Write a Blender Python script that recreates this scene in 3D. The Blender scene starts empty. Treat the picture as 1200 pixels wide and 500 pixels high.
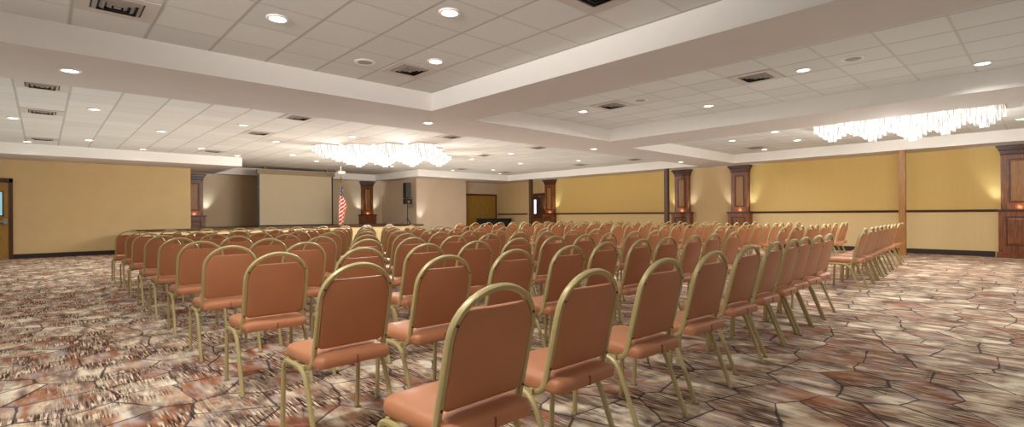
import bpy, bmesh, math, random
from mathutils import Vector, Matrix
random.seed(7)
PI = math.pi
C = bpy.context.scene.collection
ZS, ZC = 2.773, 3.05          # soffit underside, tiled coffer ceiling
XR, YL = 17.5555, 19.76       # right wall plane, left (far) wall plane

# ------------------------------------------------------------------ materials
def lin(c):
    return tuple(((v/255)/12.92 if v/255 <= .04045 else ((v/255+.055)/1.055)**2.4) for v in c) + (1,)

def mat(name, rgb, rough=.6, metal=0.0, var=0.06, scale=8.0, spec=.5, emis=None, estr=0, bump=0.0, bscale=60):
    m = bpy.data.materials.new(name); m.use_nodes = True
    N, L = m.node_tree.nodes, m.node_tree.links
    b = N['Principled BSDF']
    b.inputs['Roughness'].default_value = rough; b.inputs['Metallic'].default_value = metal
    b.inputs['Specular IOR Level'].default_value = spec
    tc = N.new('ShaderNodeTexCoord'); nz = N.new('ShaderNodeTexNoise')
    nz.inputs['Scale'].default_value = scale; nz.inputs['Detail'].default_value = 4
    L.new(tc.outputs['Object'], nz.inputs['Vector'])
    mp = N.new('ShaderNodeMapRange'); mp.inputs[3].default_value = 1-var; mp.inputs[4].default_value = 1+var
    mp.inputs[1].default_value = .3; mp.inputs[2].default_value = .7
    L.new(nz.outputs['Fac'], mp.inputs[0])
    mx = N.new('ShaderNodeVectorMath'); mx.operation = 'SCALE'
    mx.inputs[0].default_value = lin(rgb)[:3]; L.new(mp.outputs[0], mx.inputs['Scale'])
    L.new(mx.outputs[0], b.inputs['Base Color'])
    if emis:
        b.inputs['Emission Color'].default_value = lin(emis); b.inputs['Emission Strength'].default_value = estr
    if bump:
        n2 = N.new('ShaderNodeTexNoise'); n2.inputs['Scale'].default_value = bscale
        L.new(tc.outputs['Object'], n2.inputs['Vector'])
        bp = N.new('ShaderNodeBump'); bp.inputs['Strength'].default_value = bump; bp.inputs['Distance'].default_value = .01
        L.new(n2.outputs['Fac'], bp.inputs['Height']); L.new(bp.outputs[0], b.inputs['Normal'])
    return m

def wood(name, dark, light, rough=.4):
    m = mat(name, light, rough)
    N, L = m.node_tree.nodes, m.node_tree.links
    b = N['Principled BSDF']
    tc = N.new('ShaderNodeTexCoord'); mp = N.new('ShaderNodeMapping'); mp.inputs['Scale'].default_value = (14, 14, 1.2)
    nz = N.new('ShaderNodeTexNoise'); nz.inputs['Scale'].default_value = 3; nz.inputs['Detail'].default_value = 6
    nz.inputs['Distortion'].default_value = .6
    cr = N.new('ShaderNodeValToRGB'); cr.color_ramp.elements[0].position = .32; cr.color_ramp.elements[1].position = .7
    cr.color_ramp.elements[0].color = lin(dark); cr.color_ramp.elements[1].color = lin(light)
    L.new(tc.outputs['Object'], mp.inputs[0]); L.new(mp.outputs[0], nz.inputs['Vector'])
    L.new(nz.outputs['Fac'], cr.inputs[0]); L.new(cr.outputs[0], b.inputs['Base Color'])
    return m

def node_helpers(m):
    N, L = m.node_tree.nodes, m.node_tree.links
    def mth(op, a, b=None, c=None, clamp=False):
        n = N.new('ShaderNodeMath'); n.operation = op; n.use_clamp = clamp
        for i, v in enumerate((a, b, c)):
            if v is None: continue
            if isinstance(v, (int, float)): n.inputs[i].default_value = v
            else: L.new(v, n.inputs[i])
        return n.outputs[0]
    def mixc(f, a, b, blend='MIX'):
        n = N.new('ShaderNodeMix'); n.data_type = 'RGBA'; n.blend_type = blend
        for i, v in ((0, f), (6, a), (7, b)):
            if isinstance(v, (int, float)): n.inputs[i].default_value = v
            elif isinstance(v, tuple): n.inputs[i].default_value = v
            else: L.new(v, n.inputs[i])
        return n.outputs[2]
    return N, L, mth, mixc

def tile_material():
    m = bpy.data.materials.new('acoustic_tile'); m.use_nodes = True
    N, L, mth, mixc = node_helpers(m)
    b = N['Principled BSDF']; b.inputs['Roughness'].default_value = .9; b.inputs['Specular IOR Level'].default_value = .2
    tc = N.new('ShaderNodeTexCoord'); sp = N.new('ShaderNodeSeparateXYZ'); L.new(tc.outputs['Object'], sp.inputs[0])
    def edge(o, pitch, half):
        f = mth('FRACT', mth('DIVIDE', o, pitch))
        d = mth('MULTIPLY', mth('MINIMUM', f, mth('SUBTRACT', 1, f)), pitch)
        return mth('SUBTRACT', 1, mth('SMOOTHSTEP' if 0 else 'DIVIDE', d, half), None, True)
    ex = edge(sp.outputs[0], .605, .024); ey = edge(sp.outputs[1], .61, .02)
    e = mth('MAXIMUM', ex, mth('MULTIPLY', ey, .6))
    # each tile a touch lighter or darker
    fx = mth('FLOOR', mth('DIVIDE', sp.outputs[0], .605)); fy = mth('FLOOR', mth('DIVIDE', sp.outputs[1], .61))
    cb = N.new('ShaderNodeCombineXYZ'); L.new(fx, cb.inputs[0]); L.new(fy, cb.inputs[1])
    wn = N.new('ShaderNodeTexWhiteNoise'); L.new(cb.outputs[0], wn.inputs['Vector'])
    nz = N.new('ShaderNodeTexNoise'); nz.inputs['Scale'].default_value = 70; nz.inputs['Detail'].default_value = 3
    L.new(tc.outputs['Object'], nz.inputs['Vector'])
    t = mth('ADD', mth('MULTIPLY', wn.outputs['Value'], .10), mth('MULTIPLY', nz.outputs['Fac'], .12))
    t = mth('ADD', t, .86)
    base = N.new('ShaderNodeVectorMath'); base.operation = 'SCALE'; base.inputs[0].default_value = lin((224, 223, 217))[:3]
    L.new(t, base.inputs['Scale'])
    col = mixc(mth('MULTIPLY', e, .48), base.outputs[0], lin((120, 108, 98)))
    L.new(col, b.inputs['Base Color'])
    bp = N.new('ShaderNodeBump'); bp.inputs['Strength'].default_value = .25; bp.inputs['Distance'].default_value = .01
    L.new(mth('MULTIPLY', e, -1), bp.inputs['Height']); L.new(bp.outputs[0], b.inputs['Normal'])
    return m

def carpet_material():
    m = bpy.data.materials.new('patterned_carpet'); m.use_nodes = True
    N, L, mth, mixc = node_helpers(m)
    b = N['Principled BSDF']; b.inputs['Roughness'].default_value = .95; b.inputs['Specular IOR Level'].default_value = .15
    tc = N.new('ShaderNodeTexCoord')
    def noise(scale, sx, sy, detail=4, off=0):
        mp = N.new('ShaderNodeMapping'); mp.inputs['Scale'].default_value = (sx, sy, 1); mp.inputs['Location'].default_value = (off, off*.7, 0)
        n = N.new('ShaderNodeTexNoise'); n.inputs['Scale'].default_value = scale; n.inputs['Detail'].default_value = detail
        L.new(tc.outputs['Object'], mp.inputs[0]); L.new(mp.outputs[0], n.inputs['Vector']); return n.outputs['Fac']
    def vor(feature, scale, sx=1, sy=1, rnd=.8, warp=.06, off=0.0):
        mp = N.new('ShaderNodeMapping'); mp.inputs['Scale'].default_value = (sx, sy, 1); mp.inputs['Location'].default_value = (off, off, 0)
        nn = N.new('ShaderNodeTexNoise'); nn.inputs['Scale'].default_value = 3.2; nn.inputs['Detail'].default_value = 2
        L.new(tc.outputs['Object'], nn.inputs['Vector'])
        sub = N.new('ShaderNodeVectorMath'); sub.operation = 'MULTIPLY_ADD'
        L.new(nn.outputs['Color'], sub.inputs[0]); sub.inputs[1].default_value = (warp, warp, 0)
        L.new(tc.outputs['Object'], sub.inputs[2]); L.new(sub.outputs[0], mp.inputs[0])
        v = N.new('ShaderNodeTexVoronoi'); v.feature = feature; v.inputs['Scale'].default_value = scale
        v.inputs['Randomness'].default_value = rnd; v.voronoi_dimensions = '2D'; L.new(mp.outputs[0], v.inputs['Vector']); return v
    v1 = vor('F1', 2.7); v2 = vor('DISTANCE_TO_EDGE', 2.7)
    sc = N.new('ShaderNodeSeparateColor'); L.new(v1.outputs['Color'], sc.inputs[0])
    # tone inside every flagstone: cell value + blotches
    tone = mth('ADD', mth('MULTIPLY', sc.outputs[0], .30), mth('MULTIPLY', noise(3.2, 2.5, .8, 6), 1.25))
    tone = mth('ADD', tone, mth('MULTIPLY', noise(1.0, 30, 4, 3, 41), .30))
    tone = mth('SUBTRACT', tone, .37)
    cr = N.new('ShaderNodeValToRGB'); L.new(tone, cr.inputs[0])
    E = cr.color_ramp.elements
    E[0].position = .12; E[0].color = lin((92, 66, 55))
    E[1].position = .95; E[1].color = lin((243, 230, 204))
    for p, c in ((.28, (138, 92, 68)), (.40, (176, 124, 92)), (.48, (172, 160, 156)), (.58, (206, 178, 146)), (.72, (236, 222, 198))):
        e = E.new(p); e.color = lin(c)
    col = cr.outputs[0]
    # lavender grey patches
    g = mth('MULTIPLY', mth('SUBTRACT', noise(3.1, 1.9, .9, 3, 5.3), .55), 5, None, True)
    col = mixc(mth('MULTIPLY', g, .55), col, lin((176, 166, 168)))
    # rust patches
    r = mth('MULTIPLY', mth('SUBTRACT', noise(2.2, 2.0, .8, 5, 9.1), .53), 8, None, True)
    col = mixc(mth('MULTIPLY', r, .7), col, lin((164, 100, 66)))
    # dashed dark and light threads running along the room
    st = noise(1.0, 74, 5.0, 2, 2.2)
    patch = mth('MULTIPLY', mth('SUBTRACT', noise(2.6, 1.0, 1.3, 5, 13.7), .45), 8, None, True)
    col = mixc(mth('MULTIPLY', patch, .6), col, lin((122, 80, 58)))
    dk = mth('MULTIPLY', mth('MULTIPLY', mth('SUBTRACT', st, .49), 12, None, True), patch)
    col = mixc(mth('MULTIPLY', dk, .95), col, lin((56, 38, 34)))
    st2 = noise(1.0, 80, 5.5, 2, 21.0)
    lt = mth('MULTIPLY', mth('MULTIPLY', mth('SUBTRACT', st2, .52), 12, None, True), patch)
    col = mixc(mth('MULTIPLY', lt, .85), col, lin((240, 222, 192)))
    # dark brushed streaks
    sh = mth('MULTIPLY', mth('SUBTRACT', noise(1.0, 8, 2.4, 5, 31.0), .54), 8, None, True)
    col = mixc(mth('MULTIPLY', sh, .72), col, lin((78, 52, 42)))
    # cracks between the flagstones
    w = mth('ADD', mth('MULTIPLY', noise(4, 1, 1, 2, 3.0), .075), -.012)
    ck = mth('SUBTRACT', 1, mth('DIVIDE', v2.outputs['Distance'], w), None, True)
    ck = mth('MULTIPLY', ck, 2.2, None, True)
    col = mixc(mth('MULTIPLY', ck, .85), col, lin((58, 44, 42)))
    v3 = vor('DISTANCE_TO_EDGE', 2.9, 1, 1, 1.0, .05, 4.4)
    ck2 = mth('MULTIPLY', mth('SUBTRACT', 1, mth('DIVIDE', v3.outputs['Distance'], .012), None, True), mth('MULTIPLY', mth('SUBTRACT', noise(1.7, 1, 1, 2, 17), .5), 8, None, True))
    col = mixc(mth('MULTIPLY', ck2, .8), col, lin((62, 46, 42)))
    L.new(col, b.inputs['Base Color'])
    bp = N.new('ShaderNodeBump'); bp.inputs['Strength'].default_value = .25; bp.inputs['Distance'].default_value = .004
    L.new(noise(260, 1, 1, 2), bp.inputs['Height']); L.new(bp.outputs[0], b.inputs['Normal'])
    return m

def right_wall_material():
    m = mat('right_wall_paper', (205, 175, 112), .75)
    N, L, mth, mixc = node_helpers(m)
    b = N['Principled BSDF']
    tc = N.new('ShaderNodeTexCoord'); sp = N.new('ShaderNodeSeparateXYZ'); L.new(tc.outputs['Object'], sp.inputs[0])
    low = mth('LESS_THAN', sp.outputs[2], 1.16)
    bay = mth('MULTIPLY', mth('GREATER_THAN', sp.outputs[1], 7.2), mth('LESS_THAN', sp.outputs[1], 9.3))
    bay = mth('MAXIMUM', bay, mth('GREATER_THAN', sp.outputs[1], 16.0))
    nz = N.new('ShaderNodeTexNoise'); nz.inputs['Scale'].default_value = 1; nz.inputs['Detail'].default_value = 3
    mp = N.new('ShaderNodeMapping'); mp.inputs['Scale'].default_value = (1, 26, 2.2); L.new(tc.outputs['Object'], mp.inputs[0]); L.new(mp.outputs[0], nz.inputs['Vector'])
    col = mixc(low, lin((216, 184, 112)), lin((222, 196, 144)))
    col = mixc(bay, col, lin((206, 176, 128)))
    col = mixc(mth('MULTIPLY', nz.outputs['Fac'], .14), col, lin((150, 116, 66)))
    L.new(col, b.inputs['Base Color'])
    return m

M = dict(
    vinyl=mat('terracotta_vinyl', (186, 125, 88), .42, var=.05, scale=5, spec=.32, bump=.05, bscale=220),
    gold=mat('champagne_gold_paint', (184, 168, 116), .38, metal=.15, var=.04, spec=.5),
    seam=mat('dark_seam', (120, 62, 48), .6),
    screw=mat('dark_screw', (92, 74, 48), .4, metal=.6),
    foot=mat('grey_glide', (150, 138, 112), .6),
    soffit=mat('soffit_paint_shaded', (212, 203, 195), .85, var=.02, scale=2), face=mat('soffit_paint_lit', (244, 240, 234), .8, var=.01),  # greyer undersides, whiter beam sides: shade and light put into the colour
    tile=tile_material(), carpet=carpet_material(), rwall=right_wall_material(),
    lwall=mat('tan_wall_paper', (210, 182, 132), .8, var=.03, scale=3),
    gwall=mat('taupe_wall_paper', (204, 182, 150), .8, var=.03, scale=3),
    cwall=mat('pale_wall_paper', (206, 184, 158), .8, var=.03, scale=3),
    base=mat('dark_baseboard', (46, 32, 26), .5),
    wood=wood('walnut_wood', (88, 46, 20), (148, 86, 42), .38),
    woodd=wood('dark_walnut_wood', (54, 27, 13), (92, 52, 28), .4),
    woodl=wood('honey_wood', (138, 92, 44), (176, 124, 66), .38),
    woodk=wood('umber_wood', (62, 42, 26), (92, 64, 40), .45),
    olive=wood('olive_oak', (142, 106, 36), (170, 130, 56), .42),
    steel=mat('brushed_steel', (176, 170, 160), .3, metal=.9),
    trim=mat('white_light_trim', (238, 234, 228), .5, var=.01),
    lens=mat('downlight_lens', (255, 250, 240), .4, emis=(255, 246, 232), estr=6.0, var=.01),
    plate=mat('vent_plate', (206, 196, 186), .7, var=.02),
    louver=mat('vent_louver', (150, 140, 130), .6, var=.03),
    dark=mat('vent_dark', (34, 30, 28), .8),
    mesh=mat('speaker_grille', (168, 158, 150), .7, var=.1, scale=160),
    crystal=mat('lit_glass_rod', (70, 70, 72), .12, spec=.8, emis=(255, 252, 246), estr=.9, var=.01),
    crystal2=mat('clear_glass_rod', (90, 90, 90), .1, spec=.9, emis=(255, 246, 232), estr=.42, var=.02),
    brass=mat('brass', (190, 140, 70), .3, metal=.8),
    bulb=mat('chandelier_bulb', (255, 250, 240), .3, emis=(255, 244, 226), estr=6, var=.01),
    screen=mat('screen_fabric', (194, 178, 148), .85, var=.02, scale=2),
    screenb=mat('screen_case', (150, 130, 100), .6),
    black=mat('black_plastic', (24, 24, 25), .5),
    blacks=mat('black_skirt_cloth', (22, 24, 24), .85, var=.2, scale=20),
    grille=mat('speaker_mesh', (58, 56, 54), .55, var=.25, scale=200),
    cream=mat('cream_fascia', (222, 202, 152), .7),
    white=mat('white_plastic', (240, 236, 230), .5, var=.01),
    sky=mat('daylight_glass', (150, 190, 200), .1, emis=(150, 205, 215), estr=.55, var=.02),
    sky2=mat('bright_daylight_glass', (220, 232, 245), .1, emis=(205, 225, 250), estr=1.6, var=.02),
)

# ------------------------------------------------------------------ mesh helpers
class MB:
    def __init__(s): s.v, s.f = [], []
    def add(s, vs, fs):
        o = len(s.v); s.v += [tuple(p) for p in vs]; s.f += [tuple(i+o for i in f) for f in fs]; return s
    def box(s, x0, x1, y0, y1, z0, z1):
        vs = [(x, y, z) for z in (z0, z1) for y in (y0, y1) for x in (x0, x1)]
        return s.add(vs, [(0, 2, 3, 1), (4, 5, 7, 6), (0, 1, 5, 4), (1, 3, 7, 5), (3, 2, 6, 7), (2, 0, 4, 6)])
    def rings(s, rings, cap0=True, cap1=True, closed=False):
        n = len(rings[0]); vs = [p for r in rings for p in r]; fs = []
        K = len(rings)
        for k in range(K if closed else K-1):
            a, b2 = k*n, ((k+1) % K)*n
            for i in range(n):
                j = (i+1) % n; fs.append((a+i, a+j, b2+j, b2+i))
        if not closed:
            if cap0: fs.append(tuple(range(n))[::-1])
            if cap1: fs.append(tuple((K-1)*n+i for i in range(n)))
        return s.add(vs, fs)
    def lathe(s, prof, cx=0, cy=0, n=24, cap=True):
        rs = [[(cx+r*math.cos(2*PI*i/n), cy+r*math.sin(2*PI*i/n), z) for i in range(n)] for r, z in prof]
        return s.rings(rs, cap, cap)
    def tube(s, pts, ra, rb=None, n=8, up=(0, 0, 1), power=2.6):
        rb = rb or ra; P = [Vector(p) for p in pts]; R = []; prev = None
        for i, p in enumerate(P):
            t = (P[min(i+1, len(P)-1)]-P[max(i-1, 0)]).normalized()
            if prev is None:
                u = Vector(up); u = (u-t*u.dot(t))
                if u.length < 1e-4: u = Vector((1, 0, 0))-t*t.x
                u.normalize()
            else:
                u = (prev-t*prev.dot(t)).normalized()
            prev = u; w = t.cross(u); ring = []
            for k in range(n):
                a = 2*PI*(k+.5)/n; c, d = math.cos(a), math.sin(a)
                q = (abs(c)**power+abs(d)**power)**(-1/power)
                ring.append(p+u*(c*q*ra)+w*(d*q*rb))
            R.append(ring)
        return s.rings(R)
    def build(s, name, m, parent=None, smooth=False, loc=None, bevel=0):
        me = bpy.data.meshes.new(name); me.from_pydata(s.v, [], s.f)
        bm = bmesh.new(); bm.from_mesh(me)
        bmesh.ops.recalc_face_normals(bm, faces=bm.faces)
        if bevel: bmesh.ops.bevel(bm, geom=list(bm.edges), offset=bevel, segments=2, affect='EDGES', clamp_overlap=True)
        if smooth:
            for f in bm.faces: f.smooth = True
            for e in bm.edges:
                if len(e.link_faces) == 2 and e.calc_face_angle(0) > .7: e.smooth = False
        bm.to_mesh(me); bm.free()
        me.materials.append(m)
        o = bpy.data.objects.new(name, me); C.objects.link(o)
        if parent: o.parent = parent
        if loc: o.location = loc
        return o

def empty(name, loc=(0, 0, 0), rz=0):
    o = bpy.data.objects.new(name, None); o.empty_display_size = .1; C.objects.link(o); o.location = loc; o.rotation_euler = (0, 0, rz); return o
def tag(o, label, cat, group=None):
    o['label'] = label; o['category'] = cat
    if group: o['group'] = group
    return o
def struct(o, label=None):
    o['kind'] = 'structure'
    if label: o['label'] = label
    return o
def copy_tree(o, parent=None):
    c = o.copy(); C.objects.link(c); c.parent = parent
    for ch in [k for k in KIDS.get(o.name, [])]: copy_tree(ch, c)
    return c
KIDS = {}
def index_kids(root):
    stack = [root]
    while stack:
        o = stack.pop(); KIDS[o.name] = list(o.children); stack += list(o.children)
ORD = ['first', 'second', 'third', 'fourth', 'fifth', 'sixth', 'seventh', 'eighth', 'ninth', 'tenth', 'eleventh', 'twelfth']

def lamp(name, kind, loc, energy, color, size=.1, parent=None, rot=(0, 0, 0), spot=None, blend=.6):
    d = bpy.data.lights.new(name, kind); d.energy = energy; d.color = color
    if kind == 'AREA': d.shape = 'DISK'; d.size = size
    else: d.shadow_soft_size = size
    if spot: d.spot_size = spot; d.spot_blend = blend
    o = bpy.data.objects.new(name, d); C.objects.link(o); o.location = loc; o.rotation_euler = rot
    if parent: o.parent = parent
    return o

# ------------------------------------------------------------------ room shell
def shell(name, boxes, m, label=None):
    b = MB()
    for q in boxes: b.box(*q)
    return struct(b.build(name, m), label)

shell('floor', [(-6, 17.8, -4, 22.6, -.1, 0)], M['carpet'], 'brown and cream flagstone patterned carpet')
shell('wall_left', [(-6, 3.65, YL, 22.4, 0, 3.2)], M['lwall'], 'plain tan wall beside the exit door')
shell('wall_stage', [(3.0, 12.4, 22.3, 22.45, 0, 3.2)], M['gwall'], 'taupe wall at the back of the stage')
shell('wall_corner', [(12.13, 14.9, 19.2, 22.3, 0, 3.2)], M['cwall'], 'pale wall block right of the stage')
shell('wall_back', [(14.8, 17.6, 19.9, 20.05, 0, 3.2)], M['cwall'], 'far wall with the olive double door')
shell('wall_right', [(XR, XR+.15, -4, 20.0, 0, 3.2)], M['rwall'], 'long yellow papered wall with wooden chair rail')
# soffits: everything that is not a coffer
X = [-6, 4.456, 4.75, 5.45, 9.33, 10.65, 11.4, 16.5, XR]
Y = [-4, 6.596, 6.75, 7.05, 8.27, 17.93, 21.6, 22.3]
def coffer_at(x, y):
    return ((x < 4.456 and y < 6.596) or (5.45 < x < 9.33 and y < 6.75) or (10.65 < x < 16.5 and y < 7.05)
            or (x < 16.5 and 8.27 < y < 17.93) or (4.75 < x < 11.4 and 17.93 < y < 21.6))
vid = {}; vs = []; fs = []
def V(p):
    if p not in vid: vid[p] = len(vs); vs.append(p)
    return vid[p]
solid = lambda i, j: 0 <= i < len(X)-1 and 0 <= j < len(Y)-1 and not coffer_at((X[i]+X[i+1])/2, (Y[j]+Y[j+1])/2)
for i in range(len(X)-1):
    for j in range(len(Y)-1):
        if not solid(i, j): continue
        x0, x1, y0, y1 = X[i], X[i+1], Y[j], Y[j+1]; a, b = ZS, 3.12
        fs.append((V((x0, y0, a)), V((x0, y1, a)), V((x1, y1, a)), V((x1, y0, a))))
        for di, dj, p, q in ((-1, 0, (x0, y0), (x0, y1)), (1, 0, (x1, y0), (x1, y1)), (0, -1, (x0, y0), (x1, y0)), (0, 1, (x0, y1), (x1, y1))):
            if not solid(i+di, j+dj): fs.append((V(p+(a,)), V(q+(a,)), V(q+(b,)), V(p+(b,))))
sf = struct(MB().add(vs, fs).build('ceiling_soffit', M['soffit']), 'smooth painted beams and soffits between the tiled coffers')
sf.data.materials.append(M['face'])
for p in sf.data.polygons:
    if abs(p.normal.z) < .5: p.material_index = 1  # upright beam sides take the lit colour
def coffer(x0, x1, y0, y1, ox, oy, label, extra=()):
    b = MB().box(x0-ox, x1-ox, y0-oy, y1-oy, ZC, ZC+.05)
    for (p, q, r, s) in extra: b.box(p-ox, q-ox, r-oy, s-oy, ZC, ZC+.05)
    struct(b.build('ceiling', M['tile'], loc=(ox, oy, 0)), label)
coffer(-6, 4.456, -4, 6.596, .2, 4.81, 'square tiled ceiling of the nearest coffer')
coffer(5.45, 9.33, -4, 6.75, 6.42, .68, 'tiled ceiling of the middle coffer')
coffer(10.65, 16.5, -4, 7.05, 10.65, .68, 'tiled ceiling around the right chandelier')
coffer(-6, 16.5, 8.27, 17.93, .31, 8.4, 'tiled ceiling around the far chandelier', [(4.75, 11.4, 17.93, 21.6)])

# baseboards, chair rail
shell('baseboard_left', [(-.6, 3.66, YL-.02, YL, 0, .13), (3.65, 3.67, YL-.02, 22.3, 0, .13)], M['base'])
shell('baseboard_right', [(XR-.02, XR, .96, 6.9, 0, .14), (XR-.02, XR, 7.7, 9.05, 0, .14), (XR-.02, XR, 9.8, 15.8, 0, .14), (XR-.02, XR, 17.65, 19.9, 0, .14)], M['base'])
shell('baseboard_corner', [(12.11, 14.92, 19.18, 19.2, 0, .13)], M['base'])
def rail(name, y0, y1):
    b = MB()
    b.rings([[(XR, y, 1.135), (XR-.018, y, 1.135), (XR-.03, y, 1.15), (XR-.034, y, 1.165), (XR-.045, y, 1.18), (XR-.045, y, 1.195), (XR, y, 1.2)] for y in (y0, y1)])
    struct(b.build(name, M['woodd']), 'dark wooden chair rail along the right wall')
rail('trim_1', .9, 6.95); rail('trim_2', 9.75, 15.85); rail('trim_3', 17.68, 19.9)

# ------------------------------------------------------------------ doors
d = struct(empty('door_1', (-1.12, YL, 0)), 'olive wooden exit door with a small window in a dark frame')
MB().box(-.44, .44, -.045, -.005, .012, 2.12).build('door_leaf', M['olive'], d)
f = MB()
for q in ((-.54, -.44, 0, 2.24), (.44, .52, 0, 2.24), (-.54, .52, 2.13, 2.24)): f.box(q[0], q[1], -.07, -.001, q[2], q[3])
f.build('door_frame', M['woodd'], d, bevel=.006)
MB().box(-.02, .31, -.05, -.047, 1.22, 1.86).build('window_pane', M['sky'], d)
f = MB()
for q in ((-.05, -.02, 1.19, 1.89), (.31, .34, 1.19, 1.89), (-.05, .34, 1.86, 1.89), (-.05, .34, 1.19, 1.22)): f.box(q[0], q[1], -.056, -.046, q[2], q[3])
f.build('window_frame', M['woodd'], d)
h = MB().box(-.36, .40, -.10, -.075, 1.02, 1.07); h.box(.33, .42, -.12, -.045, .98, 1.12); h.box(-.38, -.32, -.10, -.045, 1.0, 1.09)
h.build('push_bar', M['steel'], d, bevel=.006)
MB().box(-.44, .44, -.08, -.002, 0, .012).build('threshold', M['steel'], d)

d = struct(empty('door_2', (XR, 16.93, 0)), 'dark wooden door with a tall bright window strip')
MB().box(-.05, -.004, -.36, .40, .01, 2.08).build('door_leaf', M['woodd'], d)
f = MB()
for q in ((-.43, -.36, 0, 2.16), (.40, .47, 0, 2.16), (-.43, .47, 2.08, 2.16)): f.box(-.08, -.002, q[0], q[1], q[2], q[3])
f.build('door_frame', M['woodk'], d, bevel=.006)
MB().box(-.054, -.051, .10, .24, 1.18, 1.86).build('window_pane', M['sky2'], d)
MB().box(-.16, -.05, -.30, -.10, 1.98, 2.03).build('door_closer', M['steel'], d, bevel=.008)
MB().box(-.06, -.05, -.36, .40, .02, .95).build('kick_panel', M['wood'], d)

d = struct(empty('door_3', (16.28, 19.9, 0)), 'olive oak double door in a dark frame')
MB().box(-1.07, -.003, -.045, -.004, .01, 2.12).build('door_leaf', M['olive'], d)
MB().box(.003, 1.07, -.045, -.004, .01, 2.12).build('door_leaf', M['olive'], d)
f = MB()
for q in ((-1.14, -1.07, 0, 2.2), (1.07, 1.14, 0, 2.2), (-1.14, 1.14, 2.12, 2.2)): f.box(q[0], q[1], -.07, -.002, q[2], q[3])
f.build('door_frame', M['woodd'], d, bevel=.006)
for s in (-1, 1):
    MB().tube([(s*.09, -.05, 1.0), (s*.09, -.10, 1.0), (s*.2, -.10, 1.0)], .012).build('door_handle', M['steel'], d, smooth=True)

# ------------------------------------------------------------------ pilasters
def pilaster(name, loc, rz, wb, wu, label, top=ZS):
    r = tag(empty(name, loc, rz), label, 'pilaster', 'walnut wall pilasters')
    # local: wall plane y=0, front faces -y
    b = MB(); hb, hu = wb/2, wu/2
    b.box(-hb-.03, hb+.03, -.30, -.004, 0, .14); b.box(-hb, hb, -.27, -.004, .14, 1.14)
    b.build('pedestal', M['wood'], r, bevel=.008)
    MB().box(-hb-.035, hb+.035, -.305, -.004, 1.14, 1.19).build('ledge', M['woodd'], r, bevel=.012)
    MB().box(-hu, hu, -.17, -.004, 1.19, top-.22).build('shaft', M['wood'], r, bevel=.006)
    prof = [(0, top-.24), (.012, top-.22), (.012, top-.16), (.03, top-.14), (.04, top-.10), (.075, top-.06), (.085, top-.05), (.085, top-.012)]
    rings = [[(-hu-e, -.004, z), (-hu-e, -.17-e, z), (hu+e, -.17-e, z), (hu+e, -.004, z)] for e, z in prof]
    MB().rings(rings).build('crown', M['woodd'], r)
    def panel(x0, x1, y, z0, z1):
        g = MB(); t = .035
        for q in ((x0, x0+t, z0, z1), (x1-t, x1, z0, z1), (x0+t, x1-t, z0, z0+t), (x0+t, x1-t, z1-t, z1)):
            g.box(q[0], q[1], y-.012, y+.002, q[2], q[3])
        p = g.build('panel_moulding', M['woodd'], r, bevel=.004)
        MB().rings([[(x0+t+e, y-d, z0+t+e), (x1-t-e, y-d, z0+t+e), (x1-t-e, y-d, z1-t-e), (x0+t+e, y-d, z1-t-e)] for e, d in ((0, -.001), (.012, .002), (.04, .012), (.05, .012))]).build('raised_panel', M['woodl'] if z0 > 1 else M['wood'], p)
    panel(-hu+.13*wu/.6, hu-.13*wu/.6, -.17, 1.36, top-.34)
    panel(-hb+.13, hb-.13, -.27, .30, 1.02)
    return r
WARM = (1.0, .78, .52); COOL = (.80, .92, 1.0); NEUT = (.97, .97, .95)
def glow(x, y, wallface):   # little uplights tucked beside a pilaster
    pass
PRIGHT = [(.52, .74, .66, 'walnut pilaster with raised panels near the right end of the yellow wall'),
          (7.25, .74, .58, 'walnut pilaster with raised panels, second along the right wall'),
          (9.38, .74, .56, 'walnut pilaster just right of the middle brown post'),
          (16.08, .66, .56, 'slim walnut pilaster beside the dark windowed door')]
for y, wb, wu, lb in PRIGHT:
    p = pilaster('wall_pilaster', (XR, y, 0), -PI/2, wb, wu, lb)
    for s in (-1, 1):
        lamp('pilaster_uplight', 'SPOT', (s*(wu/2+.07), -.24, 1.20), 30, COOL, .05, p, (PI-math.radians(16), 0, 0), math.radians(62), 1.0)
    lamp('pilaster_ledge_light', 'POINT', (0, -.235, 1.25), .9, (1, .62, .32), .03, p)
for x, wb, wu, lb in ((4.2, .70, .60, 'walnut pilaster on the stage wall left of the projection screen'),
                      (11.3, .78, .56, 'walnut pilaster on the stage wall right of the flag')):
    p = pilaster('wall_pilaster', (x, 22.3, 0), 0, wb, wu, lb)
    for s in (-1, 1):
        lamp('pilaster_uplight', 'SPOT', (s*(wu/2+.10), -.26, 1.20), 40, COOL, .05, p, (PI-math.radians(16), 0, 0), math.radians(66), 1.0)
    lamp('pilaster_ledge_light', 'POINT', (0, -.235, 1.25), .9, (1, .62, .32), .03, p)
lamp('corner_uplight', 'SPOT', (12.3, 18.95, .78), 26, COOL, .05, None, (PI-math.radians(16), 0, 0), math.radians(60), 1.0)

# ------------------------------------------------------------------ posts
for (x, y, m, lb) in ((16.63, 2.68, 'woodl', 'honey brown square post standing closest, at the right end of the chairs'),
                      (16.63, 9.55, 'woodk', 'dark brown square post before the yellow wall, middle of three'),
                      (16.63, 16.52, 'woodk', 'dark brown square post in front of the dark windowed door')):
    r = tag(empty('support_post', (x, y, 0)), lb, 'post', 'square brown posts')
    w = .072
    MB().box(-w, w, -w, w, 0, ZC if 8.27 < y < 17.9 or y < 7 else ZS).build('shaft', M[m], r, bevel=.004)
    MB().box(-w-.008, w+.008, -w-.008, w+.008, 0, .10).build('base', M[m], r, bevel=.004)

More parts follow.
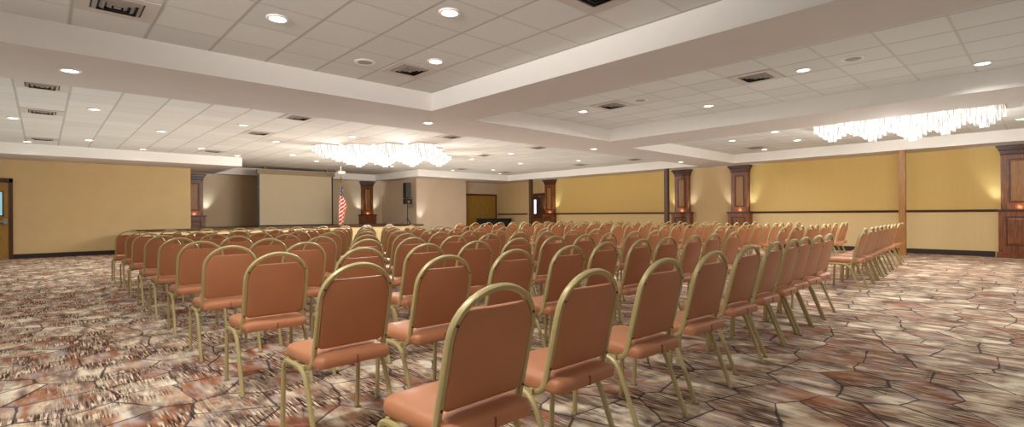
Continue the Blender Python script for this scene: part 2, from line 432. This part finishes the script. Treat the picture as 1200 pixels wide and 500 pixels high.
# ------------------------------------------------------------------ stage, screen, flag, speaker, table
st = tag(empty('stage', (6.9, 18.2, 0)), 'raised platform with brown edge and cream front below the screen', 'stage')
MB().box(-4.95, 4.95, 0, 1.0, .70, .76).box(-3.2, 5.2, 1.6, 3.77, .70, .76).box(-3.2, 4.95, 1.0, 1.6, .70, .76).build('deck', M['woodd'], st)
MB().box(-4.93, 4.93, .02, .06, 0, .70).build('fascia', M['cream'], st)

sc = tag(empty('projection_screen', (7.43, 20.5, .76)), 'large beige pull-down projection screen behind the stage', 'screen')
MB().box(-1.40, 1.40, -.004, .004, .03, 2.02).build('screen_fabric', M['screen'], sc)
MB().box(-1.46, -1.40, -.006, .006, .02, 2.02).build('border', M['black'], sc)
MB().box(1.40, 1.46, -.006, .006, .02, 2.02).build('border', M['black'], sc)
MB().box(-1.51, 1.51, -.09, .07, 2.0, 2.17).build('housing', M['screenb'], sc, bevel=.012)
MB().tube([(-1.46, 0, .024), (1.46, 0, .024)], .020).build('bottom_bar', M['black'], sc)
for s in (-1, 1):
    MB().box(s*1.2-.02, s*1.2+.02, -.02, .02, 2.17, 2.29).build('hanger', M['screenb'], sc)

fl = tag(empty('flagpole', (8.50, 18.85, .76)), 'gold tipped pole with a draped stars and stripes flag', 'flag')
MB().tube([(0, 0, .06), (0, 0, 1.68)], .014).build('pole', M['brass'], fl, smooth=True)
MB().lathe([(.13, 0), (.13, .03), (.09, .05), (.03, .07), (.025, .12)]).build('base', M['brass'], fl, smooth=True)
MB().lathe([(.012, 1.66), (.03, 1.68), (.022, 1.70), (.05, 1.74), (.042, 1.80), (.02, 1.86), (.004, 1.93)], n=12).build('finial', M['brass'], fl, smooth=True)
# draped cloth with painted stripes and stars
def flag_cloth():
    nu, nv = 40, 90
    g = MB(); vv = []; ff = []
    LE = [(0, -.02), (.2, -.08), (.5, -.14), (.8, -.15), (1, -.12)]
    RE = [(0, .03), (.3, .11), (.55, .21), (.62, .15), (.75, .10), (1, .03)]
    def ip(T, v):
        for (a, p), (b, q) in zip(T, T[1:]):
            if v <= b: return p+(q-p)*(v-a)/(b-a)
        return T[-1][1]
    for j in range(nv+1):
        v = j/nv
        for i in range(nu+1):
            u = i/nu; x = ip(LE, v)+(ip(RE, v)-ip(LE, v))*u
            z = 1.56-1.53*v+.10*(u-.5)*math.sin(PI*min(1, v*1.1))
            vv.append((x, -.05-.045*math.sin(u*11+v*2)*min(1, v*4+.15), z))
    for j in range(nv):
        for i in range(nu):
            a = j*(nu+1)+i; ff.append((a, a+1, a+nu+2, a+nu+1))
    g.add(vv, ff)
    me = bpy.data.meshes.new('flag_cloth'); me.from_pydata(g.v, [], g.f)
    RED, WHT, BLU = lin((196, 40, 44)), lin((238, 226, 216)), lin((38, 42, 84))
    at = me.color_attributes.new('flag_colour', 'FLOAT_COLOR', 'CORNER')
    for p in me.polygons:
        p.use_smooth = True
        k = p.index; j, i = divmod(k, nu); u, v = (i+.5)/nu, (j+.5)/nv
        X_, _, Z_ = p.center
        c = RED if int((Z_-.75*X_+3)/.072) % 2 == 0 else WHT
        if Z_ > 1.13-.5*X_:
            c = BLU
            a, b = ((X_+.3*Z_)/.05) % 1-.5, (Z_/.07+.5*int((X_+.3*Z_)/.05)) % 1-.5
            if a*a+b*b < .05: c = WHT
        for li in p.loop_indices: at.data[li].color = c
    m = bpy.data.materials.new('flag_fabric'); m.use_nodes = True
    a = m.node_tree.nodes.new('ShaderNodeAttribute'); a.attribute_name = 'flag_colour'
    b = m.node_tree.nodes['Principled BSDF']; b.inputs['Roughness'].default_value = .7
    m.node_tree.links.new(a.outputs['Color'], b.inputs['Base Color'])
    me.materials.append(m)
    o = bpy.data.objects.new('flag_cloth', me); C.objects.link(o); o.parent = fl
    edge = [vv[j*(nu+1)+nu] for j in range(50, 76, 2)]
    MB().tube([(x+.008, y, z) for x, y, z in edge], .018, n=6).build('fringe', M['fringe'], o)
    return o
M['fringe'] = mat('gold_fringe', (226, 150, 60), .7)
flag_cloth()

bx = tag(empty('ceiling_projector', (8.38, 18.6, 0)), 'small white box fixture hanging from the ceiling above the flag', 'fixture')
MB().box(-.14, .14, -.12, .12, 2.74, 2.86).build('body', M['white'], bx, bevel=.02)
MB().tube([(0, 0, 2.86), (0, 0, ZC)], .02).build('mount', M['white'], bx)

sp = tag(empty('stage_speaker', (11.52, 18.95, .76)), 'tall narrow black loudspeaker raised on a thin pole at stage right', 'speaker')
MB().box(-.15, .12, -.10, .12, 1.12, 1.78).build('cabinet', M['black'], sp, bevel=.01)
MB().box(-.12, .09, -.106, -.099, 1.15, 1.75).build('grille', M['grille'], sp)
MB().box(-.15, .17, -.12, .12, .87, 1.10).build('mixer_box', M['black'], sp, bevel=.01)
MB().box(-.05, .03, -.126, -.119, .93, 1.0).build('badge', M['steel'], sp)
MB().tube([(0, 0, .05), (0, 0, .87)], .018).build('pole', M['black'], sp, smooth=True)
for k in range(3):
    a = k*2*PI/3+.4; MB().tube([(0, 0, .25), (.28*math.cos(a), .28*math.sin(a), .012)], .011).build('leg', M['black'], sp)

tb = tag(empty('skirted_table', (16.30, 18.75, 0)), 'tall table with a pleated black skirt before the olive double door', 'table')
MB().box(-.87, .87, -.36, .36, .92, .96).build('table_top', M['blacks'], tb, bevel=.008)
n = 220; pts = []
for i in range(n):
    t = i/n*4; s = int(t); q = t-s; hx, hy = .85, .34
    P = [(-hx, -hy), (hx, -hy), (hx, hy), (-hx, hy), (-hx, -hy)]
    x = P[s][0]+(P[s+1][0]-P[s][0])*q; y = P[s][1]+(P[s+1][1]-P[s][1])*q
    k = .014*math.sin(i*1.9); nx, ny = [(0, -1), (1, 0), (0, 1), (-1, 0)][s]
    pts.append((x+nx*k, y+ny*k))
MB().rings([[(x, y, .01) for x, y in pts], [(x*.99, y*.99, .925) for x, y in pts]], False, False).build('skirt', M['blacks'], tb, smooth=True)

# ------------------------------------------------------------------ ceiling fittings
def make_downlight():
    r = empty('downlight')
    n = 32
    prof = [(.072, -.004), (.078, -.012), (.095, -.012), (.102, -.004), (.102, .004), (.072, .004)]
    MB().rings([[(p*math.cos(2*PI*i/n), p*math.sin(2*PI*i/n), z) for i in range(n)] for p, z in prof], closed=True).build('trim_ring', M['trim'], r, smooth=True)
    MB().lathe([(.073, .002), (.070, -.004), (.04, -.006), (.001, -.007)], n=24).build('lens', M['lens'], r, smooth=True)
    index_kids(r); return r
LIGHTS = []   # x, y, z, label
far_rows = [(11.45, [.67, 3.06, 5.45, 8.01, 10.67, 13.94], 'row just past the near soffit'),
            (13.45, [-.4, 1.93, 4.36, 10.7, 13.0], 'second row past the near soffit'),
            (16.12, [.84, 3.23, 5.70, 8.4, 11.2, 13.98], 'third row past the near soffit'),
            (17.38, [-.27, 2.07, 4.47, 6.96, 9.9, 12.78, 15.47], 'row along the far bulkhead')]
for y, xs, rn in far_rows:
    for i, x in enumerate(xs):
        LIGHTS.append((x, y, ZC, f'round recessed downlight in far tiled ceiling, {ORD[i]} from left, {rn}'))
LIGHTS += [(1.66, 5.06, ZC, 'bright downlight in the nearest coffer, left of the round speaker grille'),
           (2.80, 3.84, ZC, 'largest looking downlight in the nearest coffer, near the top edge'),
           (3.56, 5.18, ZC, 'downlight in the nearest coffer just right of the square vent'),
           (.23, 7.37, ZS, 'downlight in the smooth soffit at the left, above the chair-free floor'),
           (4.96, 7.46, ZS, 'downlight in the smooth soffit below the corner where two beams meet'),
           (10.04, 7.75, ZS, 'downlight in the smooth soffit beyond the middle coffer corner'),
           (14.73, 7.96, ZS, 'downlight in the smooth soffit above the middle brown post'),
           (7.31, 5.89, ZC, 'downlight in the middle coffer beside its far vent'),
           (8.61, 4.12, ZC, 'downlight in the middle coffer close to its right beam, farther one'),
           (7.41, 2.24, ZC, 'downlight in the middle coffer right of its nearer vent'),
           (8.82, .59, ZC, 'downlight in the middle coffer nearest the right picture edge'),
           (13.22, 5.69, ZC, 'downlight left of the right chandelier, leftmost in that coffer'),
           (12.55, 4.41, ZC, 'downlight left of the right chandelier, highest beside the beam'),
           (14.48, 4.54, ZC, 'downlight left of the right chandelier, closest to its glass'),
           (15.82, 5.85, ZC, 'downlight left of the right chandelier, lowest by the wall bulkhead'),
           (14.77, .40, ZC, 'downlight right of the right chandelier, the lower of two'),
           (12.73, .20, ZC, 'downlight right of the right chandelier, the upper of two')]
dl = make_downlight(); first = True
for x, y, z, lb in LIGHTS:
    o = dl if first else copy_tree(dl); first = False
    o.location = (x, y, z-.004); tag(o, lb, 'ceiling light', 'recessed downlights')
for x, y, z, lb in LIGHTS+[(.15, 1.7, ZC, ''), (7.0, -.1, ZC, ''), (.35, 3.2, ZC, '')]:  # last three: fill lamps added without fixtures, for chairs and carpet
    lamp('downlight_and_fill_lamp', 'SPOT', (x, y, z-.03), (150 if y < 0 else 85 if x > 5 else 140 if (y < 3.4 and x < .5) else 50) if z < 3 or y < 8 else 50, NEUT, .07, None, (0, 0, 0), math.radians(150), .8)

def make_vent():
    r = empty('air_vent'); H = .185
    def ring(b, o, i, z0, z1):
        b.rings([[(-o, -o, z0), (o, -o, z0), (o, o, z0), (-o, o, z0)], [(-i, -i, z1), (i, -i, z1), (i, i, z1), (-i, i, z1)]], False, False)
    b = MB(); b.rings([[(-q, -q, z), (q, -q, z), (q, q, z), (-q, q, z)] for q, z in ((.29, -.001), (.29, -.008), (.19, -.008), (.185, -.001))], closed=True)
    b.build('frame', M['plate'], r)
    MB().box(-H, H, -H, H, -.0035, -.001).build('duct', M['dark'], r)
    for a in (.175, .125, .075):
        b = MB(); ring(b, a, a-.030, -.004, -.022); ring(b, a-.003, a-.033, -.004, -.022)
        b.build('louver_ring', M['louver'], r)
    MB().box(-.026, .026, -.026, .026, -.022, -.004).build('centre_plate', M['louver'], r)
    index_kids(r); return r
VENTS = [(3.52, 5.72, ZC, 'square ceiling vent in the nearest coffer beside a downlight'),
         (.50, 5.74, ZC, 'square ceiling vent at the top left, cut by the frame edge'),
         (3.62, 2.72, ZC, 'square ceiling vent at the very top, only its corner visible'),
         (7.17, 5.16, ZC, 'square ceiling vent in the middle coffer, the farther one'),
         (7.22, 2.77, ZC, 'square ceiling vent in the middle coffer, the nearer one'),
         (14.94, 5.70, ZC, 'square ceiling vent left of the right chandelier')]
for y, xs, rn in ((9.98, [.05, 3.57, 7.3, 10.45, 15.0], 'row closest to the near soffit'), (12.6, [.14, 3.64, 10.51, 15.03], 'middle row'), (16.45, [.29, 3.78, 12.71, 15.14], 'row farthest away')):
    for i, x in enumerate(xs):
        VENTS.append((x, y, ZC, f'square vent in far tiled ceiling, {ORD[i]} from left, {rn}'))
vt = make_vent(); first = True
for x, y, z, lb in VENTS:
    o = vt if first else copy_tree(vt); first = False
    gx, gy = (.31, 8.4) if y > 8 else (.2, 4.81) if x < 4.4 else (6.42, .68) if x < 9.4 else (10.65, .68)
    x = gx+.605*(math.floor((x-gx)/.605)+.5); y = gy+.61*(math.floor((y-gy)/.61)+.5)   # each vent fills one tile
    o.location = (x, y, z); tag(o, lb, 'air vent', 'square ceiling vents')
def make_grille():
    r = empty('ceiling_speaker'); n = 28
    MB().rings([[(p*math.cos(2*PI*i/n), p*math.sin(2*PI*i/n), z) for i in range(n)] for p, z in ((.09, -.001), (.09, -.012), (.125, -.010), (.13, -.001))], closed=True).build('rim', M['trim'], r, smooth=True)
    MB().lathe([(.091, -.001), (.088, -.009), (.02, -.012)], n=24).build('grille', M['mesh'], r)
    index_kids(r); return r
gp = make_grille()
for k, (x, y, lb) in enumerate(((2.93, 5.79, 'round speaker grille in the nearest coffer beside the square vent'), (7.32, 4.68, 'round speaker grille in the middle coffer beside the farther vent'),
                  (7.33, 1.66, 'round speaker grille in the middle coffer right of the nearer downlight'))):
    o = gp if k == 0 else copy_tree(gp); o.location = (x, y, ZC); tag(o, lb, 'ceiling speaker', 'round ceiling speakers')

# ------------------------------------------------------------------ chandeliers
def rods(half, step, z0, z1, keep):
    b = MB(); n = max(1, round(2*half/step)); r = .0062
    def rod(x, y):
        vs = [(x+r*math.cos(2*PI*i/6), y+r*math.sin(2*PI*i/6), z) for z in (z0, z1) for i in range(6)]
        b.add(vs, [(i, (i+1) % 6, 6+(i+1) % 6, 6+i) for i in range(6)]+[(5, 4, 3, 2, 1, 0)])
    idx = 0
    for i in range(n):
        t = -half+2*half*i/n
        for x, y in ((t, -half), (half, t), (-t, half), (-half, -t)):
            if keep(idx): rod(x, y)
            idx += 1
    return b
ztop = ZC-.012
def module_meshes():
    return [rods(half, .021, zb, ztop, lambda k: True) for half, zb in ((.275, ZC-.17), (.205, ZC-.235), (.135, ZC-.295), (.06, ZC-.355))]
MM = module_meshes()
MODC = {}
def chandelier(cx, cy, label, power, nm=4):
    r = tag(empty('chandelier', (cx, cy, 0)), label, 'chandelier', 'glass rod chandeliers')
    for i in range(nm):
        for j in range(nm):
            a, b = i-(nm-1)/2, j-(nm-1)/2; x, y = .61*(a+b), .61*(b-a)
            if 'm' not in MODC:
                m = MB().box(-.29, .29, -.29, .29, ZC-.012, ZC-.001).build('crystal_cluster', M['brass'], r)
                kids = []
                for rt in MM:
                    q = rt.build('rod_tier', M['crystal'], m); q.data.materials.append(M['crystal2'])
                    for p in q.data.polygons:
                        k = p.index//7
                        if (k*7919+k*k*31) % 13 <= 1: p.material_index = 1
                    kids.append(q)
                q = MB()
                for bx_ in (-.1, .1):
                    for by_ in (-.1, .1): q.lathe([(.012, ztop), (.02, ztop-.04), (.03, ztop-.08), (.02, ztop-.11)], bx_, by_, 8)
                kids.append(q.build('bulb', M['bulb'], m))
                MODC['m'] = (m, kids)
            else:
                src, ks = MODC['m']; m = src.copy(); C.objects.link(m); m.parent = r
                for k in ks:
                    kk = k.copy(); C.objects.link(kk); kk.parent = m
            m.location = (x, y, 0)
    for dx, dy in ((.95, 0), (-.95, 0), (0, .95), (0, -.95)):
        lamp('chandelier_lamp', 'POINT', (cx+dx, cy+dy, ZC-.46), power, (1, .96, .90), .14)
    return r
chandelier(7.42, 13.30, 'large glowing glass rod chandelier in the far ceiling before the stage', 150)
chandelier(12.68, 2.05, 'glowing glass rod chandelier at upper right above the nearest post', 60, 3)

# ------------------------------------------------------------------ chairs
HB = .19                       # half spacing of the back tube centre line
def rake(z): return -.125-.125*(z-.42)/.5
def smooth_path(ctrl, n=7):
    """round every inner corner: ctrl = [(point, radius)]"""
    out = [Vector(ctrl[0][0])]
    for k in range(1, len(ctrl)-1):
        p, r = Vector(ctrl[k][0]), ctrl[k][1]
        a = (Vector(ctrl[k-1][0])-p).normalized(); b = (Vector(ctrl[k+1][0])-p).normalized()
        for i in range(n+1):
            t = i/n; q0 = p+a*r; q1 = p+b*r
            out.append(q0*(1-t)**2+p*2*t*(1-t)+q1*t*t)
    out.append(Vector(ctrl[-1][0])); return out

def make_chair():
    r = empty('banquet_chair')
    # upholstered seat
    rings = []
    def outline(ins, z):
        pts = []
        w1, w0, y0, y1, rr = .212-ins, .196-ins, -.215+ins, .225-ins, .06
        cs = [(w0, y0, -PI/2, .035), (w1, y1, 0, rr), (-w1, y1, PI/2, rr), (-w0, y0, PI, .035)]
        for cx_, cy_, a0, q in cs:
            q = max(.01, q-ins*.4)
            for i in range(6):
                a = a0+i/5*PI/2
                ox = cx_-(q if cx_ > 0 else -q); oy = cy_-(q if cy_ > 0 else -q)
                pts.append((ox+q*math.cos(a), oy+q*math.sin(a), z))
        return pts
    for ins, z in ((.02, .398), (.004, .402), (0, .412), (0, .432), (.004, .446), (.014, .457), (.04, .465), (.10, .470), (.15, .471)):
        rings.append(outline(ins, z))
    seat = MB().rings(rings).build('seat', M['vinyl'], r, smooth=True)
    MB().box(-.0025, .0025, -.2175, -.21, .402, .444).build('seam', M['seam'], seat)
    # back tube: one arch, both ends curling forward below the seat
    P = []
    zs_, zt = .725, .901
    def side(s):
        c = [((s*HB, rake(zs_), zs_), 0), ((s*HB, rake(.385), .385), .07), ((s*HB, .05, .375), 0)]
        return smooth_path(c, 8)
    left = side(-1)[::-1]
    arch = []
    for i in range(1, 20):
        a = PI-PI*i/20; z = zs_+(zt-zs_)*abs(math.sin(a))**.95; arch.append(Vector((HB*math.cos(a)*(1+.02*abs(math.sin(2*a))), rake(z), z)))
    path = left+arch+side(1)
    bf = MB().tube(path, .0125, .0145, n=10, up=(1, 0, 0), power=3.2).build('back_frame', M['gold'], r, smooth=True)
    # padded back panel: flat top below the arch
    def bo(ins, off):
        w = HB-.010-ins; zb, ztp = .485+ins, .835-ins; pts = []
        rc = .03
        for a0, cx_ in ((PI, -1), (1.5*PI, 1)):
            for i in range(5):
                a = a0+i/4*PI/2; pts.append((cx_*(w-rc)+rc*math.cos(a), zb+rc+rc*math.sin(a)))
        def lim(z):
            if z <= zs_: return w
            k = min(1, (z-zs_)/(zt-.012-ins-zs_)); return w*math.sqrt(max(0, 1-k**2.05))
        N_ = 8
        for i in range(N_+1):
            z = zs_-.04+(ztp-(zs_-.04))*i/N_; pts.append((lim(z), z))
        xt = lim(ztp)
        for i in range(N_, -1, -1):
            z = zs_-.04+(ztp-(zs_-.04))*i/N_; pts.append((-lim(z), z))
        return [(x, rake(z)+off, z) for x, z in pts]
    MB().rings([bo(.012, -.0135), bo(.003, -.011), bo(0, -.006), bo(0, .012), bo(.004, .022), bo(.014, .030), bo(.03, .034)]).build('backrest', M['vinyl'], r, smooth=True)
    for s in (-1, 1):
        x = s*.216
        fr = smooth_path([((x, .222, .006), 0), ((x, .205, .383), .075), ((x, .04, .383), 0)], 8)
        re = smooth_path([((x, .04, .383), 0), ((x, -.075, .383), .085), ((x, -.228, .006), 0)], 8)
        for pth, yy in ((fr, .222), (re, -.228)):
            lg = MB().tube(pth, .0115, .0135, n=8, up=(1, 0, 0), power=3.0).build('leg', M['gold'], r, smooth=True)
            MB().box(x-.014, x+.014, yy-.016, yy+.016, 0, .010).build('foot', M['foot'], lg)
    g = MB()
    for y in (.15, -.06): g.box(-.216, .216, y-.012, y+.012, .378, .399)
    g.build('seat_frame', M['gold'], r)
    # screw heads on the back tube
    scr = []
    for s in (-1, 1):
        for z in (.50, .79):
            k = math.sqrt(max(0, 1-((z-zs_)/(zt-zs_))**2)) if z > zs_ else 1
            b = MB().tube([(s*HB*k, rake(z)-.014, z), (s*HB*k, rake(z)-.0175, z)], .0055, n=8)
            scr.append(b.build('screw', M['screw'], bf))
    KIDS.clear(); index_kids(r); return r, bf, scr
chair, bframe, screws = make_chair()
full_kids = dict(KIDS)
LX = [1.15, 1.75, 2.36, 2.93, 3.52, 4.10, 4.68, 5.25, 5.85, 6.45]
RX = [8.87, 9.45, 10.02, 10.55, 11.08, 11.65, 12.25, 12.85, 13.52, 14.25]
L0 = [1.15, 1.75, 2.44, 3.10, 3.82, 4.42, 4.95, 5.43, 5.91, 6.42]
R0 = [8.86, 9.50, 10.05, 10.58, 11.10, 11.62, 12.13, 12.64, 13.50, 14.02]
ROWN = ['row nearest the camera', 'second row from the back', 'third row from the back', 'fourth row from the back', 'fifth row from the back',
        'fifth row from the stage', 'fourth row from the stage', 'third row from the stage', 'second row from the stage', 'front row by the stage']
ROWN[0] = 'very back row'
used = False
for k in range(10):
    for blk in (0, 1):
        xs = (L0 if k == 0 else LX) if blk == 0 else (R0 if k == 0 else RX)
        for i, x in enumerate(xs):
            y = 1.31+1.09*k+.074*(x-1.15)+.235
            jx, jy, jr = random.uniform(-.02, .02), random.uniform(-.03, .03), math.radians(random.uniform(-2.5, 2.5))
            if k == 0: jx *= .3; jy *= .3
            if k == 0 and blk == 0 and i > 2: jr -= math.radians(1.0)
            near = k == 0 or (k < 3 and blk == 0)
            KIDS.clear(); KIDS.update(full_kids)
            if not near: KIDS[bframe.name] = []
            o = chair if not used else copy_tree(chair); used = True
            o.location = (x+jx, y+jy, 0); o.rotation_euler = (0, 0, jr)
            if blk == 0:
                pos = f'{ORD[i]} from the open left end' if i < 5 else (f'{ORD[9-i]} from the aisle' if i < 9 else 'at the aisle')
                side = 'left block'
            else:
                pos = ('at the aisle' if i == 0 else f'{ORD[i]} from the aisle') if i < 5 else (f'{ORD[9-i]} from the wall-side end' if i < 9 else 'at the wall-side end')
                side = 'right block'
            o['_lb'] = 1; del o['_lb']
            tag(o, f'terracotta vinyl chair, {side}, {pos}, {ROWN[k]}', 'chair', 'gold framed banquet chairs in rows')

# ------------------------------------------------------------------ added unseen fill lamps for ceilings and beams
def ceiling_fill(x, y, sx, sy, e, col=(.78, .96, 1.0)):
    o = lamp('ceiling_fill_lamp', 'AREA', (x, y, 1.205), e, col, 1, None, (PI, 0, 0))  # unseen upward lamp, added to lift the ceiling brightness
    o.data.shape = 'RECTANGLE'; o.data.size = sx; o.data.size_y = sy
fl_ = lamp('beam_fill_lamp', 'AREA', (-4.2, .6, 2.45), 125, (1, .97, .93), 1.4)  # unseen lamp, added to brighten the beam sides
fl_.rotation_euler = Vector((1, .52, .48)).to_track_quat('-Z', 'Y').to_euler(); fl_.data.spread = math.radians(60)
ceiling_fill(1.5, 3.0, 9, 10, 38)
ceiling_fill(7.0, 13.0, 18, 10, 250, (.90, .97, .95))
ceiling_fill(11.0, 3.0, 9, 9, 62, (.72, .95, 1.0))
# ------------------------------------------------------------------ world and camera
w = bpy.data.worlds.new('World'); bpy.context.scene.world = w; w.use_nodes = True
w.node_tree.nodes['Background'].inputs[0].default_value = (.93, .97, 1.0, 1); w.node_tree.nodes['Background'].inputs[1].default_value = .35

F_, A_, ROLL, Y0, H_ = 589.53, .7509, .0067, 251.16, 1.1487
cam = bpy.data.cameras.new('camera'); co = bpy.data.objects.new('camera', cam); C.objects.link(co)
ca, sa = math.cos(A_), math.sin(A_); c, s = math.cos(ROLL), math.sin(ROLL)
R = Vector((ca, -sa, 0)); U = Vector((0, 0, 1)); FW = Vector((sa, ca, 0))
ax, ay, az = R*c-U*s, R*s+U*c, -FW
co.matrix_world = Matrix(((ax.x, ay.x, az.x, 0), (ax.y, ay.y, az.y, 0), (ax.z, ay.z, az.z, H_), (0, 0, 0, 1)))
cam.sensor_fit = 'HORIZONTAL'; cam.sensor_width = 36; cam.lens = 36*F_/1200; cam.shift_y = (Y0-250)/1200; cam.clip_start = .05
bpy.context.scene.camera = co
sv = bpy.context.scene.view_settings
sv.view_transform = 'Standard'; sv.look = 'None'; sv.exposure = .12
cy = bpy.context.scene.cycles
cy.max_bounces = 10; cy.diffuse_bounces = 6; cy.sample_clamp_indirect = 6
